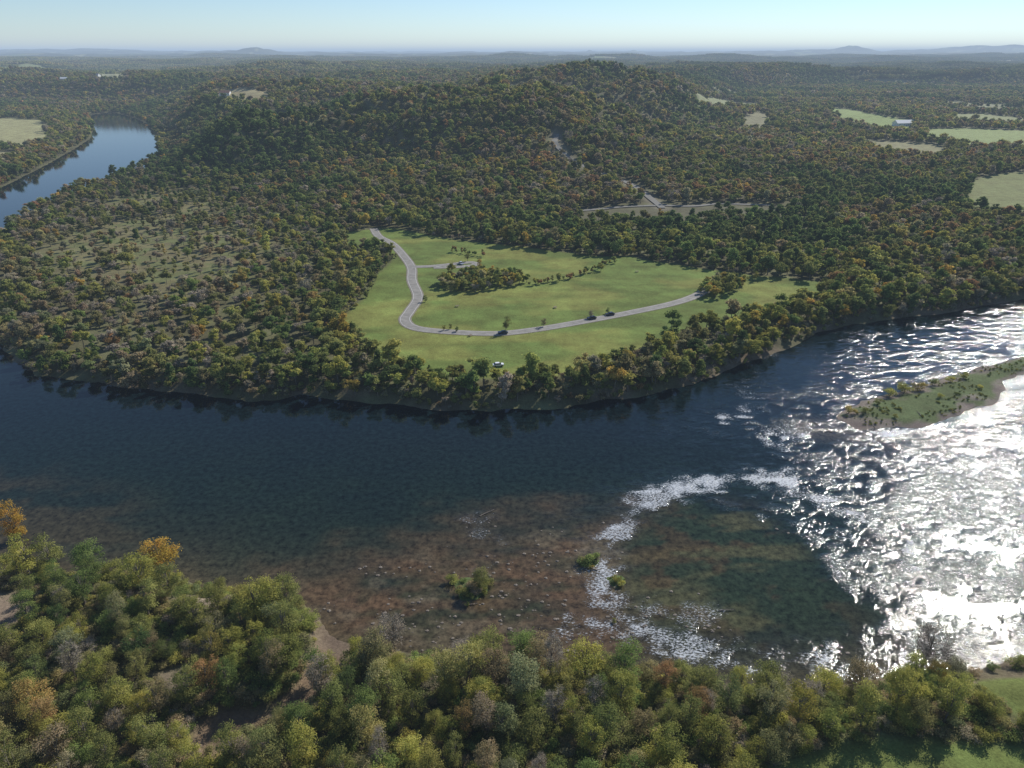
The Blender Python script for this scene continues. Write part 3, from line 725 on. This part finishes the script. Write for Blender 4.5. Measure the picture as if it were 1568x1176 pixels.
for u,v,an in [(700,470,.3),(850,472,1.2),(975,417,.2),(720,515,.8)]:
    a,b_=G(u,v,4); e=bpy.data.objects.new('picnic_table',None); S.collection.objects.link(e); e.location=(a,b_,4.05); e.rotation_euler=(0,0,an)
    box('top',(1.8,.75,.05),(0,0,.75),WOOD,e)
    for s in (-1,1):
        box('seat',(1.8,.27,.05),(0,s*.7,.45),WOOD,e)
        box('leg_frame',(.08,1.5,.06),(s*.65,0,.40),WOOD,e)
        for q in (-1,1): box('leg',(.08,.08,.72),(s*.75,q*.35,.36),WOOD,e)
SIDING=simple('white_siding',(.72,.71,.68),.7,var=.08); ROOF=simple('metal_roof',(.33,.32,.31),.5,var=.15); ROOFR=simple('rusty_roof',(.28,.15,.1),.7); DOOR=simple('door_paint',(.12,.07,.05),.6)
def house(name,u,v,z,L,Wd,Hh,ang,roof):
    a,b_=GT([(u,v)],5)[0]; e=bpy.data.objects.new(name,None); S.collection.objects.link(e)
    zz=float(height(np.array([a]),np.array([b_]))[0]); e.location=(a,b_,zz); e.rotation_euler=(0,0,ang)
    V=[(-L/2,-Wd/2,-1),(L/2,-Wd/2,-1),(L/2,Wd/2,-1),(-L/2,Wd/2,-1),(-L/2,-Wd/2,Hh),(L/2,-Wd/2,Hh),(L/2,Wd/2,Hh),(-L/2,Wd/2,Hh),(-L/2,0,Hh+Wd*.32),(L/2,0,Hh+Wd*.32)]
    Fc=[(0,1,5,4),(2,3,7,6),(1,2,6,9,5),(3,0,4,8,7)]
    me=bpy.data.meshes.new('walls'); me.from_pydata(V,[],Fc); me.materials.append(SIDING); o=link('walls',me); o.parent=e
    for s in (-1,1):
        hr=Wd*.32; y1=s*(Wd/2+.5); z1=Hh-.32+.05
        V=[(-L/2-.5,0,Hh+hr+.05),(L/2+.5,0,Hh+hr+.05),(L/2+.5,y1,z1),(-L/2-.5,y1,z1)]; V+= [(p[0],p[1],p[2]+.15) for p in V]
        me=bpy.data.meshes.new('roof_slope'); me.from_pydata(V,[],[(0,1,2,3),(4,5,6,7),(0,1,5,4),(1,2,6,5),(2,3,7,6),(3,0,4,7)]); me.materials.append(roof); o=link('roof_slope',me); o.parent=e
    for i in range(4): box('window',(1.2,.08,1.3),(-L*.36+i*L*.24,-Wd/2-.03,Hh*.55),GLASS,e)
    box('door',(1.1,.1,2.2),(L*.02,-Wd/2-.04,1.1),DOOR,e)
house('white_barn',1384,188,10,34,14,5,.2,SIDING)
for (u,v,z_,r) in [(30,122,56,ROOF),(62,118,56,SIDING),(148,114,58,ROOF),(22,112,58,ROOFR),(98,121,56,SIDING),(345,142,56,ROOFR),(1180,150,15,SIDING)]:
    house('farmhouse',u,v,z_,16,10,4,rng.uniform(-.5,.5),r)
DW=simple('driftwood',(.22,.18,.14),.85,var=.3)
for u,v in [(1255,650),(1275,662),(1340,655),(1410,640),(715,927),(938,955),(915,873),(1510,608),(940,900),(735,790),(1100,935)]:
    a,b_=G(u,v,.1); B=MB(); an=rng.uniform(0,3.1); L=rng.uniform(2,5)
    d=np.array([math.cos(an),math.sin(an),.05])
    B.limb([[0,0,0],d*L*.5+[0,0,.1],d*L],.16,.06,6)
    for i in range(3):
        p=d*L*rng.uniform(.3,.9); B.limb([p,p+[rng.uniform(-.8,.8),rng.uniform(-.8,.8),rng.uniform(.3,.9)]],.05,.02,4)
    o=link('driftwood_log',B.mesh('driftwood',[DW])); o.location=(a,b_,max(0.05,float(height(np.array([a]),np.array([b_]))[0])))

# ------------------------------------------------------------ air haze volume
hm=bpy.data.materials.new('air_haze'); hm.use_nodes=True; nt=hm.node_tree; nt.nodes.clear()
o=N(nt,'ShaderNodeOutputMaterial'); ab=N(nt,'ShaderNodeVolumeAbsorption'); em=N(nt,'ShaderNodeEmission'); ad=N(nt,'ShaderNodeAddShader')
SG=8.5e-5; ab.inputs['Color'].default_value=(0,0,0,1); ab.inputs['Density'].default_value=SG
em.inputs['Color'].default_value=(.41,.53,.70,1); em.inputs['Strength'].default_value=SG  # the volume glows: emission stands in for light scattered by the haze
nt.links.new(ab.outputs[0],ad.inputs[0]); nt.links.new(em.outputs[0],ad.inputs[1]); nt.links.new(ad.outputs[0],o.inputs['Volume'])
bm=bmesh.new(); bmesh.ops.create_cube(bm,size=1,matrix=Matrix.Translation((0,23500,90))@Matrix.Diagonal((120000,49000,300,1)))
me=bpy.data.meshes.new('haze'); bm.to_mesh(me); bm.free(); me.materials.append(hm); link('atmospheric_haze',me)

# ------------------------------------------------------------ light, world, camera
EL,AZ=math.radians(34),math.radians(41)
w=bpy.data.worlds.new('World'); S.world=w; w.use_nodes=True; nt=w.node_tree
sk=N(nt,'ShaderNodeTexSky'); sk.sky_type='NISHITA'; sk.sun_disc=False; sk.sun_elevation=EL; sk.sun_rotation=AZ
sk.air_density=.85; sk.dust_density=.0; sk.ozone_density=4.5
bg=nt.nodes['Background']; nt.links.new(sk.outputs[0],bg.inputs[0]); bg.inputs[1].default_value=.12
s=Vector((math.sin(AZ)*math.cos(EL),math.cos(AZ)*math.cos(EL),math.sin(EL)))
ld_=bpy.data.lights.new('sun','SUN'); ld_.energy=5.0; ld_.angle=math.radians(.53); ld_.color=(1,.96,.89)
so=bpy.data.objects.new('sun',ld_); so.rotation_euler=s.to_track_quat('Z','Y').to_euler(); S.collection.objects.link(so)
cd=bpy.data.cameras.new('camera'); cd.sensor_width=36; cd.lens=F/1568*36; cd.clip_start=1; cd.clip_end=200000
co=bpy.data.objects.new('camera',cd); co.location=(0,0,CAM_H); co.rotation_euler=(math.radians(65),0,0); S.collection.objects.link(co)
S.camera=co
print('near trees',cnt[0])
